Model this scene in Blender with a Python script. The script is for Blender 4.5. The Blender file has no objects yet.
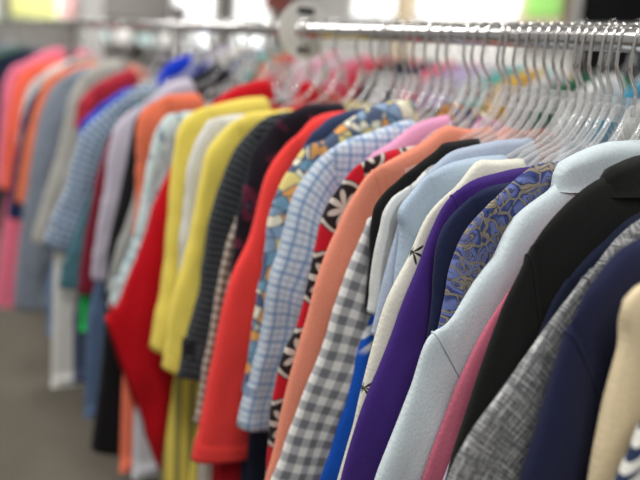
import bpy, math, random
from mathutils import Vector, noise

SC = bpy.context.scene
COL = SC.collection
RAIL_Z = 1.5
PI = math.pi

# ------------------------------------------------------------------ materials
def lin(c):
    o = []
    for v in c:
        v /= 255.0
        o.append(v / 12.92 if v <= 0.04045 else ((v + 0.055) / 1.055) ** 2.4)
    return (o[0], o[1], o[2], 1.0)

class G:
    """small helper that writes shader maths as python expressions"""
    def __init__(self, name):
        self.m = bpy.data.materials.new(name); self.m.use_nodes = True
        self.nt = self.m.node_tree; self.nt.nodes.clear()
        self.out = self.nt.nodes.new('ShaderNodeOutputMaterial')
        self.uvn = None
    def n(self, t): return self.nt.nodes.new(t)
    def l(self, a, b): self.nt.links.new(a, b)
    def put(self, sock, v):
        if isinstance(v, (int, float)): sock.default_value = v
        elif isinstance(v, tuple): sock.default_value = v
        else: self.l(v, sock)
    def math(self, op, a, b=0.0, c=0.0):
        k = self.n('ShaderNodeMath'); k.operation = op
        self.put(k.inputs[0], a); self.put(k.inputs[1], b); self.put(k.inputs[2], c)
        return k.outputs[0]
    def uv(self):
        if self.uvn is None:
            k = self.n('ShaderNodeUVMap'); k.uv_map = 'UVMap'; s = self.n('ShaderNodeSeparateXYZ'); self.l(k.outputs[0], s.inputs[0])
            self.uvn = (s.outputs[0], s.outputs[1], k.outputs[0])
        return self.uvn
    def vec(self, x, y, z=0.0):
        k = self.n('ShaderNodeCombineXYZ'); self.put(k.inputs[0], x); self.put(k.inputs[1], y); self.put(k.inputs[2], z); return k.outputs[0]
    def noise(self, sx, sy, detail=2.0, rough=.5, dist=0.0, off=0.0):
        u, v, _ = self.uv()
        k = self.n('ShaderNodeTexNoise'); k.inputs['Scale'].default_value = 1.0; k.inputs['Detail'].default_value = detail
        k.inputs['Roughness'].default_value = rough; k.inputs['Distortion'].default_value = dist
        self.l(self.vec(self.math('MULTIPLY', u, sx), self.math('MULTIPLY', v, sy), off), k.inputs['Vector'])
        return k.outputs['Fac']
    def voro(self, s, feature='F1', out='Distance', warp=0.0, ws=20.0, rnd=1.0):
        u, v, _ = self.uv()
        if warp:
            u = self.math('ADD', u, self.math('MULTIPLY', self.math('SUBTRACT', self.noise(ws, ws, 1), .5), warp))
            v = self.math('ADD', v, self.math('MULTIPLY', self.math('SUBTRACT', self.noise(ws, ws, 1, off=7.3), .5), warp))
        k = self.n('ShaderNodeTexVoronoi'); k.feature = feature; k.inputs['Scale'].default_value = s
        k.inputs['Randomness'].default_value = rnd
        self.l(self.vec(u, v), k.inputs['Vector']); return k.outputs[out]
    def stripe(self, coord, period, width, off=0.0):
        """1 inside a stripe of that width, soft edge"""
        p = self.math('FRACT', self.math('ADD', self.math('DIVIDE', coord, period), off))
        d = self.math('ABSOLUTE', self.math('SUBTRACT', p, .5))
        return self.step(d, width / period * .5, .06)
    def step(self, x, t, soft=.02):
        k = self.n('ShaderNodeMapRange'); k.interpolation_type = 'SMOOTHSTEP'
        self.put(k.inputs[0], x); k.inputs[1].default_value = t - soft; k.inputs[2].default_value = t + soft
        k.inputs[3].default_value = 1.0; k.inputs[4].default_value = 0.0
        return k.outputs[0]
    def mix(self, f, a, b, mode='MIX'):
        k = self.n('ShaderNodeMix'); k.data_type = 'RGBA'; k.blend_type = mode
        self.put(k.inputs['Factor'], f); self.put(k.inputs[6], a); self.put(k.inputs[7], b)
        return k.outputs[2]
    def ramp(self, f, stops, const=False):
        k = self.n('ShaderNodeValToRGB'); r = k.color_ramp
        if const: r.interpolation = 'CONSTANT'
        while len(r.elements) < len(stops): r.elements.new(.5)
        for e, (p, c) in zip(r.elements, stops): e.position = p; e.color = lin(c)
        self.put(k.inputs[0], f); return k.outputs[0]
    def cloth(self, color, rough=.85, sheen=.04, weave=.38, knit=800.0):
        """finish a fabric: slight tone variation of the yarn and a fine woven bump"""
        b = self.n('ShaderNodeBsdfPrincipled')
        yarn = self.noise(420, 300, 3, .75)
        tone = self.mix(.3, (1, 1, 1, 1), self.ramp(yarn, [(.25, (150, 150, 150)), (.75, (255, 255, 255))]))
        c = self.mix(1.0, color, tone, 'MULTIPLY')
        self.put(b.inputs['Base Color'], c)
        b.inputs['Roughness'].default_value = rough
        b.inputs['Specular IOR Level'].default_value = .12
        b.inputs['Sheen Weight'].default_value = sheen; b.inputs['Sheen Roughness'].default_value = .6
        bp = self.n('ShaderNodeBump'); bp.inputs['Strength'].default_value = weave; bp.inputs['Distance'].default_value = .0016
        h = self.math('ADD', self.noise(knit, knit * .35, 1), self.math('MULTIPLY', self.noise(60, 25, 3), 1.6))
        self.put(bp.inputs['Height'], h); self.l(bp.outputs[0], b.inputs['Normal'])
        self.l(b.outputs[0], self.out.inputs[0]); return self.m

MATS = {}
def plain(name, c, **k):
    if name not in MATS:
        g = G(name); MATS[name] = g.cloth(lin(c), **k)
    return MATS[name]
def make(name):
    def deco(fn):
        g = G(name); MATS[name] = g.cloth(fn(g), **getattr(fn, 'kw', {})); return fn
    return deco

@make('crosshatch_linen')
def _(g):
    a = g.noise(900, 30, 2, .7); b = g.noise(30, 900, 2, .7, off=3.0); big = g.noise(120, 120, 2)
    u, v, _ = g.uv(); dk = g.math('MAXIMUM', g.stripe(g.math('ADD', u, g.math('MULTIPLY', b, .002)), .011, .0016), g.stripe(g.math('ADD', v, g.math('MULTIPLY', a, .002)), .0095, .0014))
    t = g.math('MAXIMUM', g.step(g.math('SUBTRACT', 1.0, a), .44, .07), g.step(g.math('SUBTRACT', 1.0, b), .44, .07))
    s = g.math('ADD', g.math('MULTIPLY', t, .62), g.math('MULTIPLY', big, .35))
    c = g.ramp(s, [(.1, (78, 79, 82)), (.45, (136, 136, 136)), (.85, (204, 204, 201))])
    return g.mix(g.math('MULTIPLY', dk, .5), c, lin((70, 71, 76)))
@make('leaf_print_cotton')
def _(g):
    u, v, _ = g.uv()
    w = g.math('MULTIPLY', g.math('SUBTRACT', g.noise(9, 9, 1), .5), .05)
    rib = g.math('ADD', g.math('MULTIPLY', u, .35), w)                    # curved midrib of a palm leaf
    side = g.math('ABSOLUTE', g.math('SUBTRACT', g.math('FRACT', g.math('DIVIDE', g.math('ADD', g.math('ADD', u, .03), g.math('MULTIPLY', w, .8)), .085)), .5))
    blade = g.math('ADD', v, g.math('ADD', g.math('MULTIPLY', side, -.11), rib))
    p = g.math('ABSOLUTE', g.math('SUBTRACT', g.math('FRACT', g.math('DIVIDE', blade, .021)), .5))
    wid = g.math('MULTIPLY', g.math('MULTIPLY', side, g.math('SUBTRACT', .46, side)), 5.2)
    m = g.step(g.math('SUBTRACT', p, wid), .0, .03)
    return g.mix(m, lin((222, 219, 210)), lin((40, 52, 80)))
@make('paisley_cotton')
def _(g):
    d = g.voro(66, warp=.026, ws=40, rnd=.9); e = g.voro(66, 'DISTANCE_TO_EDGE', warp=.026, ws=40, rnd=.9)
    ring = g.ramp(d, [(.0, (158, 146, 124)), (.08, (52, 58, 98)), (.14, (98, 110, 166)), (.22, (64, 74, 128)), (.27, (150, 140, 120)),
                      (.31, (46, 50, 84)), (.36, (104, 116, 172)), (.5, (100, 112, 162)), (.6, (60, 70, 122))])
    band = g.ramp(e, [(.0, (70, 66, 76)), (.02, (148, 138, 120)), (.06, (142, 132, 116)), (.08, (44, 46, 74)), (.1, (92, 104, 158))])
    c = g.mix(g.step(e, .09, .015), ring, band)
    sp = g.voro(150); c = g.mix(g.math('MULTIPLY', g.step(sp, .25, .08), .55), c, lin((34, 38, 74)))
    return c
@make('palm_print_cotton')
def _(g):
    u, v, _ = g.uv()
    cu, cv = .062, .075
    row = g.math('FLOOR', g.math('DIVIDE', v, cv))
    x = g.math('MULTIPLY', g.math('SUBTRACT', g.math('FRACT', g.math('ADD', g.math('DIVIDE', u, cu), g.math('MULTIPLY', row, .5))), .5), cu)
    y = g.math('MULTIPLY', g.math('SUBTRACT', g.math('FRACT', g.math('DIVIDE', v, cv)), .42), cv)
    r = g.math('SQRT', g.math('ADD', g.math('MULTIPLY', x, x), g.math('MULTIPLY', y, y)))
    th = g.math('ARCTAN2', y, x)
    sp = g.math('ABSOLUTE', g.math('COSINE', g.math('MULTIPLY', th, 3.5)))
    lim = g.math('MULTIPLY', g.math('POWER', sp, 3.0), .0125)
    frond = g.step(g.math('SUBTRACT', r, lim), .001, .0009)
    trunk = g.math('MULTIPLY', g.step(g.math('ABSOLUTE', g.math('ADD', x, g.math('MULTIPLY', y, .15))), .0009, .0005),
                   g.step(g.math('ABSOLUTE', g.math('SUBTRACT', y, .012)), .012, .001))
    return g.mix(g.math('MAXIMUM', frond, trunk), lin((226, 223, 208)), lin((46, 48, 46)))
def gingham(g, base, mid, dark, p, duty=.5):
    u, v, _ = g.uv()
    a = g.stripe(u, p, p * duty); b = g.stripe(v, p, p * duty)
    c = g.mix(a, lin(base), lin(mid)); c2 = g.mix(a, lin(mid), lin(dark))
    return g.mix(b, c, c2)
@make('grey_gingham_cotton')
def _(g): return gingham(g, (222, 220, 216), (168, 168, 170), (114, 115, 120), .0215)
@make('tan_gingham_cotton')
def _(g): return gingham(g, (196, 184, 170), (140, 122, 110), (84, 70, 64), .014)
@make('slate_check_cotton')
def _(g): return gingham(g, (196, 208, 220), (126, 144, 166), (84, 100, 124), .017, .6)
@make('blue_plaid_cotton')
def _(g):
    u, v, _ = g.uv()
    c = lin((208, 218, 227))
    c = g.mix(g.math('MULTIPLY', g.stripe(u, .019, .007), .45), c, lin((164, 188, 216)))
    c = g.mix(g.math('MULTIPLY', g.stripe(v, .019, .007), .45), c, lin((164, 188, 216)))
    c = g.mix(g.math('MULTIPLY', g.stripe(u, .019, .0022, .0), .8), c, lin((92, 122, 168)))
    c = g.mix(g.math('MULTIPLY', g.stripe(v, .019, .0022, .0), .8), c, lin((92, 122, 168)))
    c = g.mix(g.math('MULTIPLY', g.stripe(u, .019, .0022, .5), .5), c, lin((150, 160, 170)))
    return g.mix(g.math('MULTIPLY', g.stripe(v, .019, .0022, .5), .6), c, lin((120, 140, 180)))
@make('grey_striped_cotton')
def _(g):
    u, v, _ = g.uv()
    return g.mix(g.stripe(u, .03, .013), lin((216, 217, 214)), lin((160, 162, 158)))
@make('blue_striped_top')
def _(g):
    u, v, _ = g.uv()
    q = g.math('ADD', u, g.math('MULTIPLY', v, .55))
    top = g.step(v, .345, .008)
    w = g.math('MULTIPLY', g.stripe(q, .017, .0085), top)
    return g.mix(w, lin((22, 88, 196)), lin((232, 236, 242)))
def medallion(g, base):
    u, v, _ = g.uv()
    cu, cv = .085, .095
    x = g.math('SUBTRACT', g.math('FRACT', g.math('DIVIDE', g.math('ADD', u, .024), cu)), .5)
    y = g.math('SUBTRACT', g.math('FRACT', g.math('DIVIDE', v, cv)), .5)
    r = g.math('SQRT', g.math('ADD', g.math('MULTIPLY', x, x), g.math('MULTIPLY', y, y)))
    th = g.math('ARCTAN2', y, x)
    pet = g.math('ABSOLUTE', g.math('COSINE', g.math('MULTIPLY', th, 4.0)))
    white = g.step(g.math('SUBTRACT', r, g.math('MULTIPLY', pet, .2)), .06, .02)
    ring = g.step(g.math('ABSOLUTE', g.math('SUBTRACT', r, .35)), .022, .012)
    disc = g.step(r, .39, .012)
    c = g.mix(disc, base, lin((40, 32, 34)))
    return g.mix(g.math('MULTIPLY', g.math('MAXIMUM', white, ring), disc), c, lin((196, 186, 176)))
@make('red_medallion_print')
def _(g): return medallion(g, lin((188, 24, 42)))
@make('garden_floral_print')
def _(g):
    d = g.voro(60, out='Color', warp=.03)
    s = g.n('ShaderNodeSeparateColor'); g.l(d, s.inputs[0])
    c = g.ramp(s.outputs[0], [(0, (140, 164, 190)), (.2, (224, 206, 132)), (.36, (116, 156, 180)), (.52, (236, 230, 205)), (.68, (84, 98, 124)), (.84, (226, 162, 92))], True)
    e = g.voro(60, 'DISTANCE_TO_EDGE', warp=.03)
    return g.mix(g.step(e, .05, .02), c, lin((86, 98, 120)))
@make('plum_floral_print')
def _(g):
    n = g.noise(26, 26, 2, .5, .6)
    return g.ramp(n, [(.3, (24, 22, 30)), (.58, (30, 26, 36)), (.64, (104, 40, 62)), (.69, (34, 28, 40)), (.78, (120, 128, 146))])
@make('mint_floral_print')
def _(g):
    n = g.noise(34, 34, 2, .5, .5)
    return g.ramp(n, [(.3, (130, 152, 160)), (.45, (188, 212, 212)), (.58, (206, 222, 222)), (.68, (120, 140, 152))])
@make('black_ribbed_knit')
def _(g):
    u, v, _ = g.uv()
    return g.mix(g.stripe(v, .0105, .005), lin((30, 32, 35)), lin((72, 76, 80)))
@make('heather_knit')
def _(g): return g.ramp(g.noise(160, 60, 3, .7), [(.3, (96, 104, 118)), (.7, (152, 160, 172))])
@make('yellow_striped_cotton')
def _(g):
    u, v, _ = g.uv()
    return g.mix(g.math('MULTIPLY', g.stripe(u, .024, .011), g.math('SUBTRACT', 1.0, g.step(v, .5, .01))), lin((228, 206, 96)), lin((150, 142, 84)))
@make('denim')
def _(g): return g.ramp(g.noise(300, 60, 3, .7), [(.3, (62, 82, 116)), (.7, (112, 134, 166))])

COLOURS = dict(
 navy=(31, 34, 62), cream=(226, 207, 170), navy4=(24, 31, 52), black=(25, 26, 25), lavstrip=(206, 202, 222), pink=(192, 102, 122),
 lightblue=(203, 214, 218), navy2=(32, 38, 68), purple=(62, 36, 112), paleblue=(174, 191, 208), heatherblue=(172, 183, 202),
 black2=(24, 24, 25), coral=(228, 142, 116), pinktop=(226, 158, 192), navy5=(52, 64, 96), redpolo=(240, 66, 62), yellow=(236, 214, 98),
 white=(214, 214, 210), redsweater=(190, 8, 26), rust=(226, 116, 84), greystrip=(160, 160, 156), black3=(20, 20, 22),
 lavender=(190, 182, 196), royal=(30, 72, 190), crimson=(168, 40, 56), maroon=(118, 26, 44), grey=(170, 168, 160), orange=(236, 124, 82),
 navy3=(34, 48, 86), coral2=(252, 108, 82), pink2=(240, 124, 150), navyfar=(38, 46, 70), blacktop=(34, 34, 40), bluetop=(12, 54, 190), darkteal=(74, 116, 128))
def mat(key):
    return MATS[key] if key in MATS else plain('cotton_' + key if False else key + '_cloth', COLOURS[key])

def simple(name, c, rough=.5, metal=0.0, emit=0.0, spec=.5):
    m = bpy.data.materials.new(name); m.use_nodes = True; b = m.node_tree.nodes['Principled BSDF']
    b.inputs['Base Color'].default_value = lin(c); b.inputs['Roughness'].default_value = rough
    b.inputs['Metallic'].default_value = metal; b.inputs['Specular IOR Level'].default_value = spec
    if emit: b.inputs['Emission Color'].default_value = lin(c); b.inputs['Emission Strength'].default_value = emit
    return m
CHROME = simple('chrome', (206, 204, 202), .22, 1.0)
WIRE = simple('hook_steel', (216, 213, 208), .22, 1.0)
WHITE_PLASTIC = simple('white_plastic', (214, 212, 206), .4)
DARK = simple('dark_print', (52, 50, 50), .6)
def clear_plastic():
    m = bpy.data.materials.new('clear_plastic'); m.use_nodes = True; nt = m.node_tree; nt.nodes.clear()
    o = nt.nodes.new('ShaderNodeOutputMaterial'); mx = nt.nodes.new('ShaderNodeMixShader'); t = nt.nodes.new('ShaderNodeBsdfTransparent')
    b = nt.nodes.new('ShaderNodeBsdfPrincipled'); b.inputs['Base Color'].default_value = lin((240, 240, 238)); b.inputs['Roughness'].default_value = .06
    b.inputs['Specular IOR Level'].default_value = .9
    lw = nt.nodes.new('ShaderNodeLayerWeight'); lw.inputs['Blend'].default_value = .35
    mr = nt.nodes.new('ShaderNodeMapRange'); mr.inputs[3].default_value = .05; mr.inputs[4].default_value = .72
    t.inputs[0].default_value = (.94, .94, .94, 1)
    nt.links.new(lw.outputs['Facing'], mr.inputs[0]); nt.links.new(mr.outputs[0], mx.inputs[0])
    nt.links.new(t.outputs[0], mx.inputs[1]); nt.links.new(b.outputs[0], mx.inputs[2]); nt.links.new(mx.outputs[0], o.inputs[0]); return m
CLEAR = clear_plastic()

# ------------------------------------------------------------------ mesh helpers
def link(name, verts, faces, m, parent=None, uvs=None, smooth=True):
    me = bpy.data.meshes.new(name); me.from_pydata(verts, [], faces)
    if uvs:
        l = me.uv_layers.new(name='UVMap')
        for lp in me.loops: l.data[lp.index].uv = uvs[lp.vertex_index]
    if smooth:
        me.polygons.foreach_set('use_smooth', [True] * len(me.polygons))
    me.materials.append(m); me.update()
    o = bpy.data.objects.new(name, me); COL.objects.link(o)
    if parent: o.parent = parent
    return o
def thing(name, label, cat, loc, group=None, rz=0.0):
    o = bpy.data.objects.new(name, None); o.empty_display_size = .05; COL.objects.link(o); o.location = loc; o.rotation_euler = (0, 0, rz)
    return tag(o, label, cat, group)
def tag(o, label, cat, group=None):
    o['label'] = label; o['category'] = cat
    if group: o['group'] = group
    return o
def structure(o): o['kind'] = 'structure'; return o
def tube(path, r, seg=8, closed=False):
    vs, fs = [], []; n = len(path); P = [Vector(p) for p in path]
    prev = None
    for i, p in enumerate(P):
        d = (P[min(i + 1, n - 1)] - P[max(i - 1, 0)]).normalized()
        a = prev if prev is not None else (Vector((0, 1, 0)) if abs(d.y) < .9 else Vector((1, 0, 0)))
        a = (a - d * a.dot(d)).normalized(); prev = a; b = d.cross(a)
        rr = r[i] if isinstance(r, (list, tuple)) else r
        for k in range(seg):
            t = 2 * PI * k / seg; vs.append(p + (a * math.cos(t) + b * math.sin(t)) * rr)
    for i in range(n - 1):
        for k in range(seg):
            fs.append((i * seg + k, i * seg + (k + 1) % seg, (i + 1) * seg + (k + 1) % seg, (i + 1) * seg + k))
    fs.append(tuple(range(seg))[::-1]); fs.append(tuple((n - 1) * seg + k for k in range(seg)))
    return vs, fs
def boxes(bs):
    vs, fs = [], []
    for (x0, x1, y0, y1, z0, z1) in bs:
        b = len(vs)
        vs += [(x, y, z) for z in (z0, z1) for (x, y) in ((x0, y0), (x1, y0), (x1, y1), (x0, y1))]
        fs += [tuple(b + i for i in f) for f in ((3, 2, 1, 0), (4, 5, 6, 7), (0, 1, 5, 4), (1, 2, 6, 5), (2, 3, 7, 6), (3, 0, 4, 7))]
    return vs, fs
def box(name, b, m, parent=None, bevel=0.0):
    vs, fs = boxes([b]); o = link(name, vs, fs, m, parent, smooth=False)
    if bevel:
        k = o.modifiers.new('bevel', 'BEVEL'); k.width = bevel; k.segments = 2
    return o
def resample(pts, n):
    """even arc-length samples of a Catmull-Rom curve through pts"""
    P = [Vector(p) for p in pts]; P = [P[0] * 2 - P[1]] + P + [P[-1] * 2 - P[-2]]
    d = []
    for i in range(1, len(P) - 2):
        p0, p1, p2, p3 = P[i - 1:i + 3]
        for k in range(16):
            t = k / 16.0
            d.append(.5 * (2 * p1 + (p2 - p0) * t + (2 * p0 - 5 * p1 + 4 * p2 - p3) * t * t + (3 * p1 - p0 - 3 * p2 + p3) * t ** 3))
    d.append(P[-2])
    for _ in range(3):   # soften small kinks
        d = [d[0]] + [d[i - 1] * .25 + d[i] * .5 + d[i + 1] * .25 for i in range(1, len(d) - 1)] + [d[-1]]
    L = [0.0]
    for a, b in zip(d, d[1:]): L.append(L[-1] + (b - a).length)
    out, j = [], 0
    for k in range(n):
        s = L[-1] * k / (n - 1)
        while j < len(L) - 2 and L[j + 1] < s: j += 1
        f = (s - L[j]) / max(1e-9, L[j + 1] - L[j]); out.append(d[j].lerp(d[j + 1], min(1, max(0, f))))
    return out, L[-1]

# ------------------------------------------------------------------ garments
# Front outline of every garment in metres: distance along the rail, then (out from the rail towards the aisle, drop below the rail)
PROFILE = {
 'leafprint': (0.27599999999999997, [(0.239,0.262),(0.252,0.283),(0.263,0.312)]),
 'cream': (0.311, [(0.218,0.178),(0.233,0.224),(0.24,0.295),(0.24,0.337)]),
 'navy': (0.35, [(0.167,0.155),(0.219,0.184),(0.244,0.222),(0.26,0.303),(0.269,0.354)]),
 'linen': (0.384, [(0.13,0.151),(0.198,0.207),(0.25,0.266),(0.294,0.319),(0.314,0.359)]),
 'navy4': (0.411, [(0.097,0.155),(0.139,0.178),(0.169,0.2),(0.191,0.228),(0.203,0.259),(0.219,0.298)]),
 'black': (0.432, [(0.079,0.118),(0.125,0.125),(0.151,0.135),(0.178,0.154),(0.203,0.18),(0.215,0.206),(0.228,0.232),(0.234,0.251),(0.246,0.295),(0.259,0.348),(0.267,0.386)]),
 'lavstrip': (0.447, [(0.196,0.23),(0.223,0.284),(0.234,0.332),(0.258,0.407)]),
 'pink': (0.462, [(0.207,0.254),(0.238,0.313),(0.253,0.355),(0.269,0.412)]),
 'lightblue': (0.486, [(0.06,0.115),(0.103,0.123),(0.129,0.145),(0.172,0.17),(0.189,0.205),(0.209,0.226),(0.238,0.267),(0.263,0.284),(0.276,0.335),(0.305,0.417)]),
 'paisley': (0.508, [(0.125,0.126),(0.146,0.134),(0.169,0.149),(0.19,0.167),(0.213,0.191),(0.226,0.223),(0.229,0.256)]),
 'navy2': (0.526, [(0.159,0.149),(0.205,0.17),(0.228,0.198),(0.231,0.232),(0.228,0.263)]),
 'purple': (0.549, [(0.103,0.137),(0.138,0.142),(0.177,0.151),(0.204,0.171),(0.219,0.2),(0.232,0.238),(0.244,0.268),(0.259,0.318),(0.283,0.383),(0.298,0.455)]),
 'palm': (0.572, [(0.117,0.133),(0.15,0.134),(0.171,0.156),(0.206,0.188),(0.224,0.23),(0.248,0.276),(0.264,0.347),(0.273,0.409),(0.286,0.472)]),
 'paleblue': (0.596, [(0.138,0.135),(0.188,0.149),(0.209,0.169),(0.225,0.188),(0.221,0.212)]),
 'heatherblue': (0.612, [(0.035,0.114),(0.082,0.117),(0.125,0.124),(0.151,0.13),(0.175,0.147),(0.192,0.165),(0.207,0.193)]),
 'stripe': (0.627, [(0.147,0.143),(0.185,0.166),(0.214,0.184),(0.224,0.216),(0.23,0.257),(0.23,0.296)]),
 'black2': (0.642, [(0.127,0.123),(0.152,0.137),(0.199,0.168),(0.217,0.186),(0.226,0.206),(0.223,0.262)]),
 'royal': (0.657, [(0.209,0.345),(0.222,0.413),(0.241,0.492),(0.253,0.529)]),
 'gingham': (0.673, [(0.205,0.213),(0.211,0.228),(0.228,0.266),(0.241,0.31),(0.25,0.35),(0.277,0.429),(0.301,0.503),(0.309,0.524)]),
 'coral': (0.7, [(-0.002,0.108),(0.047,0.115),(0.09,0.112),(0.122,0.132),(0.185,0.164),(0.208,0.189),(0.226,0.219),(0.25,0.281),(0.263,0.343),(0.284,0.44),(0.296,0.509),(0.302,0.536)]),
 'redtrim': (0.725, [(0.119,0.14),(0.168,0.152),(0.198,0.168),(0.227,0.203),(0.239,0.235),(0.246,0.28),(0.26,0.358),(0.274,0.388),(0.287,0.451),(0.288,0.501)]),
 'pinktop': (0.765, [(-0.008,0.096),(0.061,0.11),(0.09,0.121),(0.127,0.145),(0.16,0.17),(0.182,0.201),(0.2,0.246),(0.21,0.29)]),
 'plaid': (0.8, [(0.071,0.116),(0.118,0.131),(0.17,0.146),(0.203,0.168),(0.231,0.204),(0.244,0.253),(0.253,0.29),(0.261,0.323),(0.269,0.406),(0.289,0.486),(0.295,0.521)]),
 'floral': (0.842, [(0.044,0.092),(0.086,0.099),(0.13,0.117),(0.166,0.147),(0.198,0.159),(0.226,0.197),(0.242,0.24),(0.247,0.291),(0.251,0.318)]),
 'navy5': (0.872, [(0.094,0.108),(0.13,0.117),(0.157,0.133),(0.181,0.154),(0.193,0.188),(0.203,0.222)]),
 'redpolo': (0.906, [(0.108,0.116),(0.151,0.127),(0.168,0.144),(0.205,0.179),(0.223,0.219),(0.237,0.29),(0.265,0.355),(0.283,0.445),(0.297,0.533),(0.309,0.61)]),
 'plum': (0.945, [(0.093,0.108),(0.146,0.113),(0.191,0.138),(0.22,0.175),(0.231,0.207),(0.239,0.257),(0.243,0.293)]),
 'tan': (0.98, [(0.199,0.216),(0.216,0.255),(0.234,0.305),(0.246,0.352),(0.263,0.476),(0.282,0.606)]),
 'ribbed': (1.015, [(0.138,0.131),(0.179,0.146),(0.212,0.176),(0.23,0.208),(0.248,0.271),(0.263,0.361),(0.265,0.401),(0.283,0.474),(0.297,0.542)]),
 'yellow2': (1.08, [(0.148,0.135),(0.177,0.145),(0.212,0.167),(0.237,0.206),(0.249,0.285),(0.266,0.366),(0.278,0.407),(0.29,0.483),(0.295,0.54)]),
 'white': (1.135, [(0.189,0.149),(0.223,0.174),(0.243,0.221),(0.248,0.269),(0.252,0.353)]),
 'yellow1': (1.19, [(0.11,0.121),(0.166,0.134),(0.217,0.152),(0.241,0.181),(0.251,0.236),(0.256,0.322),(0.263,0.442),(0.272,0.514),(0.281,0.566)]),
 'redsweater': (1.27, [(0.052,0.093),(0.096,0.108),(0.131,0.127),(0.168,0.157),(0.197,0.194),(0.218,0.244),(0.239,0.293),(0.26,0.344),(0.279,0.408),(0.312,0.5),(0.339,0.529)]),
 'teal': (1.34, [(0.185,0.165),(0.221,0.188),(0.237,0.235),(0.249,0.304),(0.272,0.417),(0.285,0.454),(0.31,0.519)]),
 'rust': (1.405, [(0.16,0.136),(0.2,0.148),(0.235,0.173),(0.244,0.21),(0.244,0.307),(0.245,0.371)]),
 'greystrip': (1.43, [(0.207,0.16),(0.222,0.213),(0.229,0.27),(0.243,0.36),(0.272,0.451),(0.289,0.523)]),
 'black3': (1.465, [(0.169,0.15),(0.225,0.189),(0.237,0.235),(0.259,0.357),(0.28,0.46),(0.288,0.668),(0.312,0.903)]),
 'lavender': (1.55, [(0.111,0.117),(0.199,0.179),(0.236,0.209),(0.254,0.257),(0.268,0.374),(0.286,0.482),(0.288,0.538)]),
 'blacktop': (1.6, [(-0.021,0.074),(0.022,0.09),(0.059,0.111),(0.091,0.137),(0.127,0.164),(0.153,0.204)]),
 'maroon': (1.68, [(0.184,0.214),(0.222,0.264),(0.244,0.337),(0.272,0.475),(0.281,0.536)]),
 'teal2': (1.735, [(0.197,0.295),(0.243,0.389),(0.279,0.484),(0.302,0.545),(0.316,0.593)]),
 'bluetop': (1.75, [(0.017,0.067),(0.042,0.078),(0.064,0.091),(0.079,0.111),(0.088,0.134)]),
 'check': (1.8, [(0.108,0.146),(0.163,0.182),(0.206,0.221),(0.25,0.269),(0.28,0.369),(0.313,0.456),(0.334,0.511)]),
 'royalscarf': (1.87, [(0.09,0.155),(0.126,0.16),(0.19,0.206),(0.231,0.246),(0.238,0.271)]),
 'crimson': (1.95, [(0.097,0.116),(0.156,0.147),(0.201,0.179),(0.223,0.213),(0.228,0.238)]),
 'grey': (2.08, [(0.121,0.106),(0.182,0.147),(0.216,0.209),(0.24,0.333),(0.277,0.456),(0.309,0.557)]),
 'heather': (2.29, [(0.13,0.132),(0.207,0.187),(0.247,0.266),(0.274,0.401),(0.301,0.565),(0.317,0.678)]),
 'orange': (2.42, [(0.068,0.12),(0.18,0.16),(0.221,0.213),(0.264,0.351),(0.292,0.493),(0.299,0.543)]),
 'navy3': (2.52, [(0.093,0.12),(0.214,0.22),(0.257,0.307),(0.287,0.466),(0.311,0.616)]),
 'palegrey': (2.64, [(0.087,0.125),(0.191,0.19),(0.229,0.257),(0.253,0.396),(0.269,0.599)]),
 'coral2': (2.76, [(0.124,0.133),(0.213,0.176),(0.253,0.272),(0.276,0.426),(0.291,0.556)]),
 'pink2': (3.0, [(0.016,0.089),(0.089,0.106),(0.157,0.147),(0.22,0.19),(0.246,0.293),(0.269,0.52)]),
 'navyfar': (3.25, [(0.101,0.143),(0.169,0.175),(0.222,0.24),(0.248,0.399)]),
}

INNER = [(0.0, .110), (.05, .112), (.09, .121), (.13, .138), (.165, .158), (.19, .180), (.205, .21), (.21, .25)]

def outline(pts, cuff):
    u0, v0 = pts[0]
    pre = [(u, v) for u, v in INNER if u < u0 - .02 and v < v0 - .012]
    if not pre and u0 > .03: pre = [(0.0, max(.088, v0 - .2 * u0))]
    if v0 <= .2 and u0 > .03: pre = [(0.0, max(.088, v0 - .06 * u0))]
    if v0 > .2: pre = [(u * .84, v + .018) for u, v in pre if v + .018 < v0 - .01]
    P = [p for p in pre if p[0] >= -.001] + [p for p in pts if p[0] > .004 or not pre]
    if P[0][0] > .004: P = [(0.0, P[0][1] - .004)] + P
    P[0] = (0.0, P[0][1])
    if cuff is not None and cuff > P[-1][1] + .01:
        (ua, va), (ub, vb) = P[-2], P[-1]
        sl = max(-.02, min(.35, (ub - ua) / max(.004, vb - va)))
        n = max(2, int((cuff - vb) / .07) + 1)
        for k in range(1, n + 1):
            dv = (cuff - vb) / n; sl = sl * .6 + .05 * .4
            P.append((P[-1][0] + sl * dv, P[-1][1] + dv))
    return P

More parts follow.
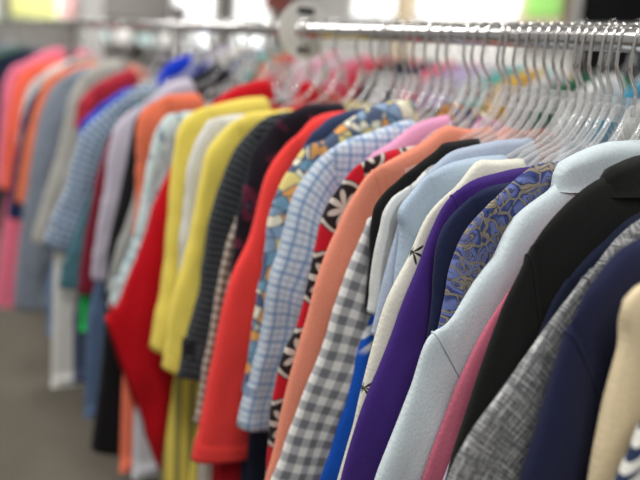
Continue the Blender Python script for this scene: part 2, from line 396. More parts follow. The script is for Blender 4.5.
def body_mesh(vtop, us, vhem, th, seed, sy, nx=30, nz=26, flare=.02):
    """torso hanging from the shoulder line: two sheets joined over the shoulders and down the sides, open at the hem"""
    vs, uv, fs = [], [], []
    def pt(q, t, side):
        w = us + (-.012 * math.sin(min(1, t / .35) * PI / 2) + flare * t)
        u = q * w; v0 = vtop(abs(q) * us); v = v0 + (vhem - v0) * t
        v += (.012 * math.sin(q * 3 + seed) if t > .99 else 0)
        rnd = math.sqrt(max(0.0, 1 - (1 - min(1, (v - v0) / .022)) ** 2))
        edge = math.sqrt(max(0.0, 1 - abs(q) ** 5))
        cs = sy * 5.0 + .12 * math.sin(seed * 7)
        fold = (math.sin(u * 40 + cs + t * 1.5) * .5 + math.sin(u * 80 - cs * 2) * .3) * .006 * t
        nz_ = noise.noise(Vector((u * 9, v * 6, sy * 5))) * .005 * min(1, t * 4)
        h = th * (1 + .35 * t) * rnd * edge
        return (-u, side * h + (fold + nz_) * edge * rnd, -v), (u, v)
    cols = []
    for i in range(nx + 1):
        q = -1 + 2 * i / nx; col = []
        for side in (-1, 1):
            seq = range(nz, -1, -1) if side < 0 else range(1, nz + 1)
            for k in seq:
                t = (k / nz) ** 1.5
                p, c = pt(q, t, side); col.append(len(vs)); vs.append(p); uv.append(c)
        cols.append(col)
    for a, b in zip(cols, cols[1:]):
        for k in range(len(a) - 1): fs.append((a[k], a[k + 1], b[k + 1], b[k]))
    return vs, fs, uv

def sleeve_mesh(E, inner0, inner1, th, seed, sy, mirror=False, nq=26, fold=1.0):
    n = len(E); sgn = -1 if mirror else 1
    T_ = [(E[min(i + 3, n - 1)] - E[max(i - 3, 0)]).normalized() for i in range(n)]
    vs, uv, fs = [], [], []
    rows = []
    L = 0.0
    for i in range(n + 3):
        j = min(i, n - 1); t = j / (n - 1); e = E[j]
        if 0 < i < n: L += (E[i] - E[i - 1]).length
        I = inner0.lerp(inner1, t)
        # keep the inner edge a believable sleeve width away from the outer edge
        c = (e + I) * .5; half = (e - I) * .5
        s = 1.0; up = 0.0
        if i >= n: s = (.9, .86, .84)[i - n]; up = (.0, .02, .06)[i - n]     # turned-in cuff
        ring = []
        m = 2 * nq
        for k in range(m):
            a = 2 * PI * k / m
            q = math.cos(a); sn = math.sin(a)
            sq = math.copysign(abs(sn) ** .75, sn)
            p = c + half * q * s
            p = Vector((p.x, p.y - up))
            h = th * (.75 + .35 * min(1, t * 4)) * s
            w = half.length * 2
            cs = sy * 6.0
            fo = (math.sin(p.x * 52 + cs + p.y * 6) * .5 + math.sin(p.x * 105 - cs * 1.7 - p.y * 9) * .25) * .0050 * fold * min(1, t * 3 + .15)
            fo += noise.noise(Vector((p.x * 17, p.y * 11, cs))) * .0055 * fold
            fo += noise.noise(Vector((q * 3 + L * 16 + seed, L * 24 - q * 2.0, 5 + seed))) * .0016 * fold
            wrap = 1 - abs(q) ** 4
            vs.append((-sgn * p.x, h * sq + fo * (wrap * .8 + .2), -p.y))
            dd = c + half * q * s - e; tg = T_[j]; uv.append((abs(dd.x * tg.y - dd.y * tg.x), L + .18 + dd.x * tg.x + dd.y * tg.y)); ring.append(len(vs) - 1)
        rows.append(ring)
    m = 2 * nq
    for a, b in zip(rows, rows[1:]):
        for k in range(m): fs.append((a[k], a[(k + 1) % m], b[(k + 1) % m], b[k]) if not mirror else (b[k], b[(k + 1) % m], a[(k + 1) % m], a[k]))
    return vs, fs, uv

def collar_mesh(top, bottom, uc, th, nx=28):
    """folded collar: a leaf over each side of the neck, thicker than the shirt beneath"""
    vs, uv, fs, cols = [], [], [], []
    for i in range(nx + 1):
        q = -1 + 2 * i / nx; u = q * uc; v0 = top(abs(u))
        hh = max(.012, bottom - v0)
        col = []
        for side in (-1, 1):
            seq = range(7, -1, -1) if side < 0 else range(1, 8)
            for k in seq:
                t = k / 7.0; r = math.sqrt(max(0, 1 - (1 - min(1, t / .22)) ** 2))
                e = math.sqrt(max(.0, 1 - abs(q) ** 3))
                vs.append((-u, side * (th * r * (.35 + .65 * e) + (.0025 if k == 7 else 0)), -(v0 + hh * t))); uv.append((u, v0 + hh * t)); col.append(len(vs) - 1)
        cols.append(col)
    for a, b in zip(cols, cols[1:]):
        for k in range(len(a) - 1): fs.append((a[k], a[k + 1], b[k + 1], b[k]))
    for col in (cols[0], cols[-1]):
        for k in range(7): fs.append((col[k], col[k + 1], col[14 - k - 1], col[14 - k]))
    return vs, fs, uv

def interp(P):
    Q = sorted(P, key=lambda p: p[0])
    def f(u):
        if u <= Q[0][0]: return Q[0][1]
        for (a, b), (c, d) in zip(Q, Q[1:]):
            if u <= c: return b + (d - b) * (u - a) / max(1e-9, c - a)
        return Q[-1][1]
    return f

def hanger(s, vtop, us, label, group, x0=0.0, z0=RAIL_Z, cheap=False, seed=0.0):
    rn = random.Random(int(s * 1e4) + int(x0 * 100) + 7)
    h = thing('clothes_hanger', label, 'hanger', (x0, s, z0), group)
    tw = rn.uniform(-.004, .004); R = .0158
    path = []
    for k in range(13):                      # hook over the rail, open at the back
        a = math.radians(215 - k * 215 / 12)
        path.append((-R * -math.cos(a), tw * .2, R * math.sin(a)))
    path = [(-p[0], p[1], p[2]) for p in path]
    path += [(-.0163, tw * .4, -.012), (-.0165, tw * .7, -.026), (-.0145, tw, -.034), (-.007, tw, -.045), (-.001, tw * .5, -.052), (0, 0, -.060), (0, 0, -.078)]
    sw = rn.uniform(-.25, .25); c_, s_ = math.cos(sw), math.sin(sw)
    path = [(p[0] * 1.0, p[1] + p[0] * s_ * .5, p[2]) for p in path]
    v, f = tube(path, .002, 8); link('hook', v, f, WIRE, h)
    # moulded body: a neck block, two arms and a trouser bar
    arm = []
    for u in [w for w in (0, .007, .013, .02, .03, .045, .07, .10, .13, .15) if w < us - .045]:
        d = max(0, u - .006); a = .067 + .052 * (1 - math.exp(-d / .021)) + .16 * d
        if u > .095: a = max(a, vtop(u) + .010)
        arm.append((u, a))
    vs, fs = [], []
    def strip(pts, hgt, wid):
        b = len(vs); n = len(pts)
        for (u, a) in pts:
            for (dy, dz) in ((-wid, 0), (-wid * .4, -.0016), (wid * .4, -.0016), (wid, 0), (wid, hgt * .35), (wid * .35, hgt * .5), (wid * .35, hgt), (-wid * .35, hgt), (-wid * .35, hgt * .5), (-wid, hgt * .35)):
                vs.append((-u, dy, -(a + dz)))
        for i in range(n - 1):
            for k in range(10): fs.append((b + i * 10 + k, b + i * 10 + (k + 1) % 10, b + (i + 1) * 10 + (k + 1) % 10, b + (i + 1) * 10 + k))
        fs.append(tuple(b + k for k in range(10))); fs.append(tuple(b + (n - 1) * 10 + k for k in range(10)))
    full = [(-u, a) for u, a in arm[:0:-1]] + arm
    strip(full, .0085, .003)
    b0, f0 = boxes([(-.008, .008, -.0045, .0045, -.085, -.058)])
    k = len(vs); vs += b0; fs += [tuple(i + k for i in f) for f in f0]
    link('hanger_body', vs, fs, CLEAR, h, smooth=False)
    return h

def garment(key, name, label, cat, m, s, pts, cuff=None, hem=.9, sw=.16, cw=.13, seam=.2, collar=None, th=.011, x0=0.0, z0=RAIL_Z, group=None,
            detail=1.0, cuffband=False, inner1=None, rz=0.0, hlabel=None, hgroup=None, fold=1.0, m_sleeve=None, m_body=None, seamline=False, arm=None, flare=.02, neck=None):
    if s > .74 and fold == 1.0: fold = 1.6
    P = outline(pts, cuff)
    E, total = resample([Vector(p) for p in P], 90)
    seed0 = (sum(ord(c) for c in key) % 89) * 1.7
    for i in range(3, len(E) - 1):
        d = (E[i + 1] - E[i - 1]).normalized(); w = min(1, i / 30.0) * (.35 if s < .62 else 1.0) * (.0022 * noise.noise(Vector((i * .085, seed0, 0))) + .0014 * noise.noise(Vector((i * .22, seed0, 4))))
        E[i] = E[i] + Vector((d.y, -d.x)) * w * fold
    # the shoulder runs out to the seam, the rest is sleeve
    L = 0.0; idx = 0
    for i in range(1, len(E)):
        L += (E[i] - E[i - 1]).length
        if L >= seam: idx = i; break
    seed = (sum(ord(c) for c in key) % 97) * .37 + s
    shoulder = [(e.x, e.y) for e in E[:idx + 1]]
    us = max(e[0] for e in shoulder); base = interp(shoulder)
    if neck is None: neck = min(.085, max(.03, pts[0][0] - .012)) if pts[0][1] < .2 else .075
    def vt(u):                                             # shoulder line with the open neckline scooped out of it
        x = min(1.0, max(0.0, (neck - u) / .022)); return base(u) + .05 * x * x * (3 - 2 * x)
    t = thing(name, label, cat, (x0, s, z0), group, rz)
    nx, nz = (48, 24) if detail >= 1 else (24, 12)
    v, f, uv = body_mesh(vt, us - .003, hem, th * .86, seed, s, nx, nz, flare)
    link('torso', v, f, m_body or m, t, uv)
    Es = E[max(0, idx - 1):]
    k = max(8, int(44 * detail)); Es, _ = resample(Es, k)
    d = (Es[-1] - Es[-4]).normalized(); nrm = Vector((-d.y, d.x))
    if nrm.x > 0: nrm = -nrm
    A = Es[0] + Vector(arm or (-.045, sw)); I1 = Vector(inner1) if inner1 else Es[-1] + nrm * cw
    for mirror in (False, True):
        v, f, uv = sleeve_mesh(Es, A, I1, th, seed + mirror * 3, s, mirror, int(24 * max(.5, detail)), fold)
        so = link('sleeve', v, f, m_sleeve or m, t, uv)
        if seamline:
            c0, h0 = (Es[1] + A) * .5, (Es[1] - A) * .5
            ring = []
            for j in range(41):
                a = 2 * PI * j / 40; q = math.cos(a) * 1.004; cc = c0 + h0 * q; p = cc
                fo = (math.sin(p.x * 52 + s * 6 + p.y * 6) * .5 + math.sin(p.x * 105 - s * 10.2 - p.y * 9) * .25) * .0050 * fold * .2 + noise.noise(Vector((p.x * 17, p.y * 11, s * 6))) * .0055 * fold
                sn = math.sin(a)
                ring.append((cc.x if mirror else -cc.x, (th * .78 + .0004) * math.copysign(abs(sn) ** .75, sn) + fo * ((1 - abs(q / 1.004) ** 4) * .8 + .2), -cc.y))
            v, f = tube(ring, .0011, 6); link('shoulder_seam', v, f, m, so, [(.5, .5)] * len(v))
        if cuffband:
            kk = max(2, int(len(Es) * .085)); Ec, _ = resample(Es[-kk - 1:], 6)
            i0 = A.lerp(I1, 1 - kk / (len(Es) - 1.0))
            off = (Ec[0] - i0).normalized() * .0015
            v, f, uv = sleeve_mesh([e + off for e in Ec], i0 - off, I1 - off, th * 1.14, seed, s, mirror, int(24 * max(.5, detail)), .25)
            link('cuff', v, f, m, so, uv)
    if collar:
        ctop = interp([(u, w) for u, w in collar['top']]) if 'top' in collar else (lambda u: base(u) - .007)
        v, f, uv = collar_mesh(ctop, collar.get('bottom', .15), collar.get('u', .115), th * .95 + .003)
        link('collar', v, f, collar.get('m', m), t, uv)
    if hlabel:
        hanger(s, vt, us, hlabel, hgroup, x0, z0)
    return t

def trousers(name, label, m, s, u0, u1, vtop_, vhem, th=.016, cat='trousers', group=None, seed=1.0, lean=.0, hlabel=None, spread=.25):
    """two folded legs hanging over a hanger bar"""
    t = thing(name, label, cat, (0, s, RAIL_Z), group)
    for lay in (-1, 1):
        vs, uv, fs, rows = [], [], [], []
        for i in range(25):
            tt = i / 24; v = vtop_ + (vhem - vtop_ + .012 * lay) * tt; ring = []
            e = .165 + max(0, v - .2) * spread; a, b = u0 * .5, min(e, u1 + lean * tt)
            for j in range(28):
                an = 2 * PI * j / 28; q = math.cos(an)
                u = (a + b) / 2 + (b - a) / 2 * q
                y = lay * th * .55 + th * .5 * math.copysign(abs(math.sin(an)) ** .7, math.sin(an)) + .004 * math.sin(q * 5 + seed + tt * 3) * tt
                vs.append((-u, y, -v)); uv.append((u, v)); ring.append(len(vs) - 1)
            rows.append(ring)
        for a, b in zip(rows, rows[1:]):
            for k in range(28): fs.append((a[k], a[(k + 1) % 28], b[(k + 1) % 28], b[k]))
        fs.append(tuple(rows[0])); fs.append(tuple(rows[-1][::-1]))
        link('leg', vs, fs, m, t, uv)
    if hlabel: hanger(s, interp([(0, .115), (.2, .17)]), .2, hlabel, None)
    return t

def W(key, name, label, cat, mk, cuff=None, hl=None, **k):
    s, pts = PROFILE[key]
    if 'cutat' in k: pts = pts[:k.pop('cutat')]
    return garment(key, name, label, cat, mat(mk), s, pts, cuff,
                   hlabel='clear plastic hanger with steel hook holding the ' + (hl or label.split(' hanging')[0]), hgroup='clear hangers along the front rail', **k)
GR = 'shirts and tops along the front rail'
LB = dict(top=[(0, .098), (.06, .101), (.085, .106), (.118, .119), (.13, .134)], bottom=.149, u=.127)
# nearest the camera
W('leafprint', 'short_sleeved_shirt', 'white shirt with dark blue leaf print, lowest at the right edge', 'shirt', 'leaf_print_cotton', .5, 'white leaf-print shirt', group=GR, th=.012)
W('cream', 'long_sleeved_shirt', 'plain cream tan shirt between the leaf print shirt and the navy polo', 'shirt', 'cream', .62, 'plain cream shirt', group=GR, th=.013, fold=1.0)
W('navy', 'polo_shirt', 'dark navy polo with stitched shoulder seam beside the cream shirt', 'shirt', 'navy', .5, 'navy polo beside the cream shirt', group=GR, seamline=True, th=.014, seam=.275, arm=(-.09, .14), fold=.6)
W('linen', 'short_sleeved_shirt', 'grey crosshatched linen shirt between navy polo and black shirt', 'shirt', 'crosshatch_linen', .58, 'grey crosshatched linen shirt', group=GR, seamline=True, th=.011)
W('navy4', 't_shirt', 'midnight blue t-shirt mostly hidden between black shirt and grey linen shirt', 't-shirt', 'navy4', .45, 'midnight blue t-shirt', group=GR, th=.009)
W('black', 'button_up_shirt', 'black collared shirt hanging in front of the pale blue collared shirt', 'shirt', 'black', .56, 'black collared shirt', group=GR, seamline=True, th=.010, seam=.23,
  collar=dict(top=[(0, .100), (.05, .102), (.09, .107), (.118, .116), (.13, .126)], bottom=.143, u=.128))
W('lavstrip', 't_shirt', 'pale lilac t-shirt showing as thin strip beside the mauve pink one', 't-shirt', 'lavstrip', .55, 'pale lilac t-shirt', group=GR, th=.007)
W('pink', 't_shirt', 'mauve pink t-shirt sleeve between pale blue shirt and black shirt', 't-shirt', 'pink', .52, 'mauve pink t-shirt', group=GR, th=.008)
W('lightblue', 'button_up_shirt', 'pale icy blue collared shirt with seamed sleeve, large in front', 'shirt', 'lightblue', .56, 'pale icy blue collared shirt', group=GR, seamline=True, th=.012, seam=.325, arm=(-.09, .14), collar=LB)
W('paisley', 'button_up_shirt', 'blue and gold paisley print shirt beside the pale icy blue one', 'shirt', 'paisley_cotton', .42, 'blue paisley shirt', group=GR, th=.011)
W('navy2', 't_shirt', 'dark navy t-shirt squeezed between purple t-shirt and paisley shirt', 't-shirt', 'navy2', .34, 'navy t-shirt beside the paisley shirt', group=GR, th=.010)
W('purple', 't_shirt', 'deep purple t-shirt with smooth long front edge', 't-shirt', 'purple', .52, 'deep purple t-shirt', group=GR, seamline=True, th=.012, fold=.8)
W('palm', 'short_sleeved_shirt', 'ivory shirt printed with small black palm trees', 'shirt', 'palm_print_cotton', .54, 'ivory palm tree shirt', group=GR, th=.010)
W('paleblue', 'button_up_shirt', 'plain soft blue shirt next to the ivory palm tree shirt', 'shirt', 'paleblue', .3, 'soft blue shirt', group=GR, th=.012)
W('heatherblue', 'button_up_shirt', 'grey-blue shirt of which only the shoulder shows above the soft blue shirt', 'shirt', 'heatherblue', .33, 'grey-blue shirt above the soft blue one', group=GR, th=.009)
W('stripe', 'short_sleeved_shirt', 'pale grey shirt with wide soft stripes beside a black t-shirt', 'shirt', 'grey_striped_cotton', .31, 'pale grey striped shirt', group=GR, th=.009)
W('black2', 't_shirt', 'black t-shirt between grey gingham shirt and grey striped shirt', 't-shirt', 'black2', .31, 'black t-shirt beside the gingham shirt', group=GR, th=.009)
W('royal', 'sports_shirt', 'royal blue sports shirt with white stripes at the shoulder', 'shirt', 'blue_striped_top', .62, 'royal blue sports shirt', group=GR, th=.008)
W('gingham', 'button_up_shirt', 'grey and white gingham shirt beside the coral one', 'shirt', 'grey_gingham_cotton', .64, 'grey gingham shirt', group=GR, th=.011)
W('coral', 'jersey_shirt', 'soft coral orange top with wide shoulder over the gingham shirt', 'shirt', 'coral', .6, 'soft coral top', group=GR, neck=.012, seamline=True, th=.013, fold=.8)
W('redtrim', 'short_sleeved_shirt', 'red shirt printed with black and white medallions', 'shirt', 'red_medallion_print', .56, 'red medallion print shirt', group=GR, th=.011)
W('pinktop', 'blouse', 'candy pink blouse with only its shoulder showing behind the coral top', 'blouse', 'pinktop', .4, 'candy pink blouse', group=GR, th=.012)
W('plaid', 'button_up_shirt', 'white shirt with fine light blue plaid', 'shirt', 'blue_plaid_cotton', .53, 'light blue plaid shirt', group=GR, th=.016, inner1=(.19, .55))
W('floral', 'short_sleeved_shirt', 'multicoloured floral shirt between blue plaid shirt and red polo', 'shirt', 'garden_floral_print', .5, 'multicoloured floral shirt', group=GR, th=.013)
W('navy5', 't_shirt', 'slate navy t-shirt whose shoulder shows above the bright red polo', 't-shirt', 'navy5', .4, 'slate navy t-shirt', group=GR, th=.011)
W('redpolo', 'polo_shirt', 'bright red polo with ribbed cuff hanging low in the middle', 'polo shirt', 'redpolo', .625, 'bright red polo', group=GR, seamline=True, th=.017, cuffband=True, inner1=(.19, .635), fold=.7)
W('plum', 'blouse', 'black blouse with plum flowers behind the bright red polo', 'blouse', 'plum_floral_print', .36, 'black plum-flowered blouse', group=GR, th=.013)
W('tan', 'button_up_shirt', 'small brown and tan check shirt beside the black ribbed sweater', 'shirt', 'tan_gingham_cotton', .6, 'tan check shirt', group=GR, th=.012)
W('ribbed', 'sweater', 'black sweater with horizontal ribs beside the yellow shirts', 'sweater', 'black_ribbed_knit', .55, 'black ribbed sweater', group=GR, th=.018, inner1=(.21, .55))
W('yellow2', 'polo_shirt', 'yellow polo next to the black ribbed sweater', 'polo shirt', 'yellow', .555, 'yellow polo by the ribbed sweater', group=GR, th=.018, cuffband=True, inner1=(.20, .60), m_body=mat('yellow_striped_cotton'), flare=.075)
W('white', 't_shirt', 'white-grey t-shirt sandwiched between two yellow shirts', 't-shirt', 'white', .5, 'white-grey t-shirt between two yellow ones', group=GR, th=.016)
W('yellow1', 'polo_shirt', 'yellow polo with its shoulder over the red draped sweater', 'polo shirt', 'yellow', .575, 'yellow polo by the red sweater', group=GR, th=.02, inner1=(.20, .59), m_body=mat('yellow_striped_cotton'), flare=.075)
W('redsweater', 'batwing_sweater', 'deep red sweater with wide sleeve ending in a low point', 'sweater', 'redsweater', None, 'deep red wide-sleeved sweater', group=GR, th=.02, inner1=(.225, .875), sw=.2, hem=.84)
W('teal', 'blouse', 'pale mint patterned blouse beside the deep red sweater', 'blouse', 'mint_floral_print', .54, 'pale mint patterned blouse', group=GR, th=.02, cw=.1)
W('rust', 'sweatshirt', 'rusty orange top with broad rounded shoulder', 'top', 'rust', .42, 'rusty orange top', group=GR, neck=.12, th=.022)
W('greystrip', 't_shirt', 'mid grey t-shirt under the rusty orange top', 't-shirt', 'greystrip', .54, 'mid grey t-shirt', group=GR, th=.016)
W('black3', 'long_coat', 'long plain black coat reaching lowest on the left half', 'coat', 'black3', .91, 'long black coat', group=GR, th=.022, inner1=(.22, .93), hem=.93, fold=.8)
W('lavender', 'cardigan', 'dusty lavender cardigan beside the long black coat', 'cardigan', 'lavender', .55, 'dusty lavender cardigan', group=GR, th=.022, cw=.1)
W('blacktop', 't_shirt', 'black top whose collar shows behind the rusty orange top', 'top', 'blacktop', .4, 'black top behind the rusty orange one', group=GR, th=.02, neck=-.05)
W('maroon', 't_shirt', 'maroon t-shirt seen as narrow strip by the slate checked shirt', 't-shirt', 'maroon', .62, 'maroon t-shirt', group=GR, th=.02)
W('teal2', 't_shirt', 'dark teal t-shirt whose sleeve shows under the slate checked shirt', 't-shirt', 'darkteal', .62, 'dark teal t-shirt', group=GR, th=.012, cw=.1)
W('bluetop', 't_shirt', 'cobalt blue top whose bright collar peeks above the lavender cardigan', 'top', 'bluetop', .34, 'cobalt blue top', group=GR, th=.02, neck=-.05)
W('check', 'button_up_shirt', 'slate blue checked shirt with short sleeve', 'shirt', 'slate_check_cotton', .53, 'slate blue checked shirt', group=GR, th=.03, inner1=(.22, .57))
W('royalscarf', 't_shirt', 'royal blue t-shirt above the slate checked shirt', 't-shirt', 'royal', .3, 'royal blue t-shirt', group=GR, th=.02, cw=.09)
W('crimson', 't_shirt', 'crimson t-shirt with short cap sleeve beside a grey shirt', 't-shirt', 'crimson', .27, 'crimson t-shirt', group=GR, th=.03, cw=.09)
W('grey', 'long_sleeved_shirt', 'stone grey shirt beside a blue-grey heather sweater', 'shirt', 'grey', .6, 'stone grey shirt', group=GR, th=.03)
W('heather', 'sweater', 'blue-grey heather sweater hanging long on the left', 'sweater', 'heather_knit', .86, 'blue-grey heather sweater', group=GR, th=.04, hem=.92)
W('orange', 't_shirt', 'orange t-shirt between heather sweater and navy shirt', 't-shirt', 'orange', .56, 'orange t-shirt by the heather sweater', group=GR, th=.025)
W('palegrey', 't_shirt', 'pale grey t-shirt between the far navy shirt and vivid coral t-shirt', 't-shirt', 'white', .5, 'pale grey t-shirt by the far navy shirt', group=GR, th=.03)
W('navy3', 'button_up_shirt', 'navy shirt with pale collar near the far end of the rail', 'shirt', 'navy3', .63, 'far navy shirt with pale collar', group=GR, th=.03, collar=dict(bottom=.155, u=.11, m=mat('grey')))
W('coral2', 't_shirt', 'vivid coral t-shirt beside the long pink dress', 't-shirt', 'coral2', .58, 'vivid coral t-shirt', group=GR, th=.04)
W('pink2', 'dress', 'long pink dress near the far end of the rail', 'dress', 'pink2', .62, 'long pink dress', group=GR, th=.04, hem=1.1, flare=.125)
W('navyfar', 'button_up_shirt', 'dim navy shirt at the far end beyond the pink dress', 'shirt', 'navyfar', .6, 'navy shirt beyond the pink dress', group=GR, th=.04)

# trousers and longer pieces that show below the shirts
trousers('trousers', 'off-white trousers hanging below the slate checked shirt', plain('offwhite_twill', (222, 220, 214)), 1.80, .13, .305, .2, .9, lean=.018, spread=.42, hlabel='clear plastic hanger with steel hook holding the off-white trousers')
trousers('trousers', 'bright green trousers showing between off-white trousers and jeans', plain('green_twill', (30, 190, 80)), 1.705, .13, .272, .2, .735, lean=.008, hlabel='clear plastic hanger with steel hook holding the bright green trousers')
trousers('jeans', 'blue jeans hanging beside the long black coat', mat('denim'), 1.62, .12, .27, .2, .905, lean=.015, cat='jeans', hlabel='clear plastic hanger with steel hook holding the blue jeans')
trousers('trousers', 'dark slate trousers just right of the off-white trousers', plain('slate_twill', (74, 82, 104)), 1.722, .05, .287, .2, .86, lean=.0, hlabel='clear plastic hanger with steel hook holding the dark slate trousers')
trousers('trousers', 'salmon orange trousers showing under the deep red sweater', plain('salmon_twill', (238, 126, 96)), 1.33, .12, .275, .2, .885, lean=.012, hlabel='clear plastic hanger with steel hook holding the salmon trousers')
trousers('trousers', 'light grey trousers showing beside the salmon ones', plain('pale_grey_twill', (206, 208, 214)), 1.30, .1, .262, .2, .885, lean=.008, hlabel='clear plastic hanger with steel hook holding the light grey trousers')
trousers('trousers', 'cream trousers showing under the cuff of the red polo', plain('cream_twill', (216, 210, 196)), .955, .1, .275, .2, .85, lean=.0, hlabel='clear plastic hanger with steel hook holding the cream trousers')
trousers('trousers', 'dark red trousers under the hem of the red polo', plain('red_twill', (176, 24, 36)), .932, .05, .262, .2, .85, lean=.0, hlabel='clear plastic hanger with steel hook holding the dark red trousers')
trousers('trousers', 'dark navy trousers showing under the light blue plaid shirt', plain('navy_twill', (34, 38, 56)), .888, .05, .235, .2, .85, lean=.0, hlabel='clear plastic hanger with steel hook holding the dark navy trousers')
trousers('trousers', 'faded denim-blue trousers below the stone grey shirt', plain('faded_twill', (110, 136, 170)), 2.0, .08, .29, .2, .84, lean=.0, hlabel='clear plastic hanger with steel hook holding the faded blue trousers')

# more hangers squeezed between the shirts; what they carry is hidden
for s_, a, b in ((.538, 'purple t-shirt', 'navy one next to it'), (.561, 'ivory palm tree shirt', 'purple t-shirt'),
                (.585, 'soft blue shirt', 'ivory palm tree shirt'), (.690, 'gingham shirt', 'coral top'), (.745, 'red medallion shirt', 'candy pink blouse'), (.820, 'light blue plaid shirt', 'floral shirt')):
    hanger(s_, interp([(0, .15), (.09, .14), (.14, .15), (.2, .18)]), .2, 'clear plastic hanger squeezed between the ' + a + ' and the ' + b, 'clear hangers along the front rail')


# ------------------------------------------------------------------ the rack in front
def rack(x0, y0, y1, z, label, group=None, posts=()):
    r = thing('clothes_rack', label, 'clothes rack', (x0, y0, 0), group)
    v, f = tube([(0, 0, z), (0, (y1 - y0) * .5, z), (0, y1 - y0, z)], .0125, 20); link('rail', v, f, CHROME, r)
    for y in posts:
        v, f = tube([(0, y - y0, .05), (0, y - y0, z)], .014, 14); p = link('upright', v, f, CHROME, r)
        v, f = tube([(-.3, y - y0, .045), (.3, y - y0, .045)], .016, 12); link('foot', v, f, CHROME, p)
    return r
rack(0, -.55, 6.05, RAIL_Z, 'chrome clothes rack nearest the camera, its rail packed with shirts', posts=(-.5, 6.0))
rack(1.0, .3, 4.6, RAIL_Z + .085, 'chrome clothes rack standing behind the crowded front rack', posts=(.35, 4.55))

# size divider ring on the rail
def divider(s):
    d = thing('size_divider', 'round off-white size divider disc slotted over the front rail', 'size divider', (0, s, RAIL_Z))
    vs, fs = [], []; n = 40; ro, ri = .052, .019
    for y in (-.0012, .0012):
        for k in range(n):
            a = 2 * PI * k / n
            vs.append((ro * math.cos(a), y, ro * math.sin(a)))
            vs.append((ri * math.cos(a), y, ri * math.sin(a)))
    N = 2 * n
    for k in range(n):
        a, b = 2 * k, 2 * ((k + 1) % n)
        fs += [(a, b, b + 1, a + 1), (N + a, N + a + 1, N + b + 1, N + b), (a, N + a, N + b, b), (a + 1, b + 1, N + b + 1, N + a + 1)]
    link('disc', vs, fs, WHITE_PLASTIC, d, smooth=False)
    for b in ((-.017, .017, -.0022, -.0013, .027, .039), (-.013, .013, -.0022, -.0013, -.041, -.029)): box('printed_mark', b, DARK, d)
divider(1.215)

# ------------------------------------------------------------------ clothes on the rack behind
BACK = [('pale pink', (232, 160, 180)), ('orange', (232, 130, 80)), ('sea green', (90, 170, 165)), ('white', (226, 226, 224)), ('mauve', (176, 148, 180)), ('red', (206, 60, 76)),
        ('ink blue', (40, 46, 74)), ('rose', (222, 120, 140)), ('sage', (140, 160, 140)), ('charcoal', (62, 64, 70)), ('magenta', (200, 70, 120)), ('lilac', (186, 174, 204)),
        ('bottle green', (36, 84, 74)), ('gold', (214, 170, 80)), ('pearl grey', (196, 196, 198)), ('forest', (40, 90, 66)), ('sky blue', (150, 180, 214)), ('turquoise', (60, 140, 170)), ('ivory', (228, 222, 206)),
        ('steel blue', (90, 112, 146))]
order = [14, 3, 19, 14, 18, 12, 3, 17, 3, 15, 14, 13, 2, 14, 11, 4, 7, 6, 9, 5, 7, 14, 0, 3, 5, 1, 2, 14, 19, 18, 3, 11, 14, 9]
CANON = [(.05, .112), (.10, .123), (.15, .143), (.195, .168), (.225, .2), (.25, .26), (.268, .34), (.28, .45)]
rn = random.Random(5)
yy = .62; seen = {}
for i, k in enumerate(order):
    nm, c = BACK[k]; seen[k] = seen.get(k, 0) + 1
    where = '' if seen[k] == 1 else ', farther along than the first' if seen[k] == 2 else ', third of that colour' if seen[k] == 3 else ', fourth of that colour' if seen[k] == 4 else ', fifth of that colour' if seen[k] == 5 else ', sixth of that colour' if seen[k] == 6 else ', seventh of that colour'
    lab = nm + ' top hanging on the rack behind' + where
    garment('back%d' % i, 'hung_top', lab, 'top', plain(nm.replace(' ', '_') + '_jersey', c), yy,
            [(u * rn.uniform(.97, 1.03), v + rn.uniform(-.004, .004)) for u, v in CANON], .47, th=.017, detail=.5, x0=1.0, z0=RAIL_Z + .085, hem=.85,
            group='tops on the rack behind', hlabel='clear plastic hanger holding the ' + nm + ' top behind' + where, hgroup='clear hangers on the rack behind')
    yy += .062 + .05 * rn.random() + .03 * (yy > 2)

# ------------------------------------------------------------------ the shop
def flat(name, p, m):
    return structure(link(name, p, [tuple(range(len(p)))], m, smooth=False))
def floor_mat():
    g = G('carpet'); b = g.n('ShaderNodeBsdfPrincipled'); tc = g.n('ShaderNodeTexCoord')
    n = g.n('ShaderNodeTexNoise'); n.inputs['Scale'].default_value = 60; n.inputs['Detail'].default_value = 4; g.l(tc.outputs['Object'], n.inputs['Vector'])
    n2 = g.n('ShaderNodeTexNoise'); n2.inputs['Scale'].default_value = 3; g.l(tc.outputs['Object'], n2.inputs['Vector'])
    c = g.ramp(n.outputs['Fac'], [(.3, (82, 77, 67)), (.7, (112, 105, 93))])
    c = g.mix(.25, c, g.ramp(n2.outputs['Fac'], [(.35, (82, 77, 67)), (.65, (112, 105, 93))]))
    g.l(c, b.inputs['Base Color']); b.inputs['Roughness'].default_value = .95; g.l(b.outputs[0], g.out.inputs[0]); return g.m
flat('floor', [(-4, -3, 0), (4.5, -3, 0), (4.5, 9.3, 0), (-4, 9.3, 0)], floor_mat())
WALL = simple('wall_paint', (206, 204, 200), .9)
WALLD = simple('dark_shelf_panel', (96, 88, 84), .9)  # even dark grey-brown of the shelf boards and sides
TRIM = simple('beige_trim', (196, 176, 146), .7)
WHITEP = simple('white_paint', (232, 230, 226), .6)
SKYPANE = simple('daylight_pane', (246, 250, 250), .5, emit=1.35)
GREENPANE = simple('garden_pane', (190, 222, 170), .5, emit=1.2)
DARKM = simple('dark_door', (14, 14, 15), .8, spec=.05)

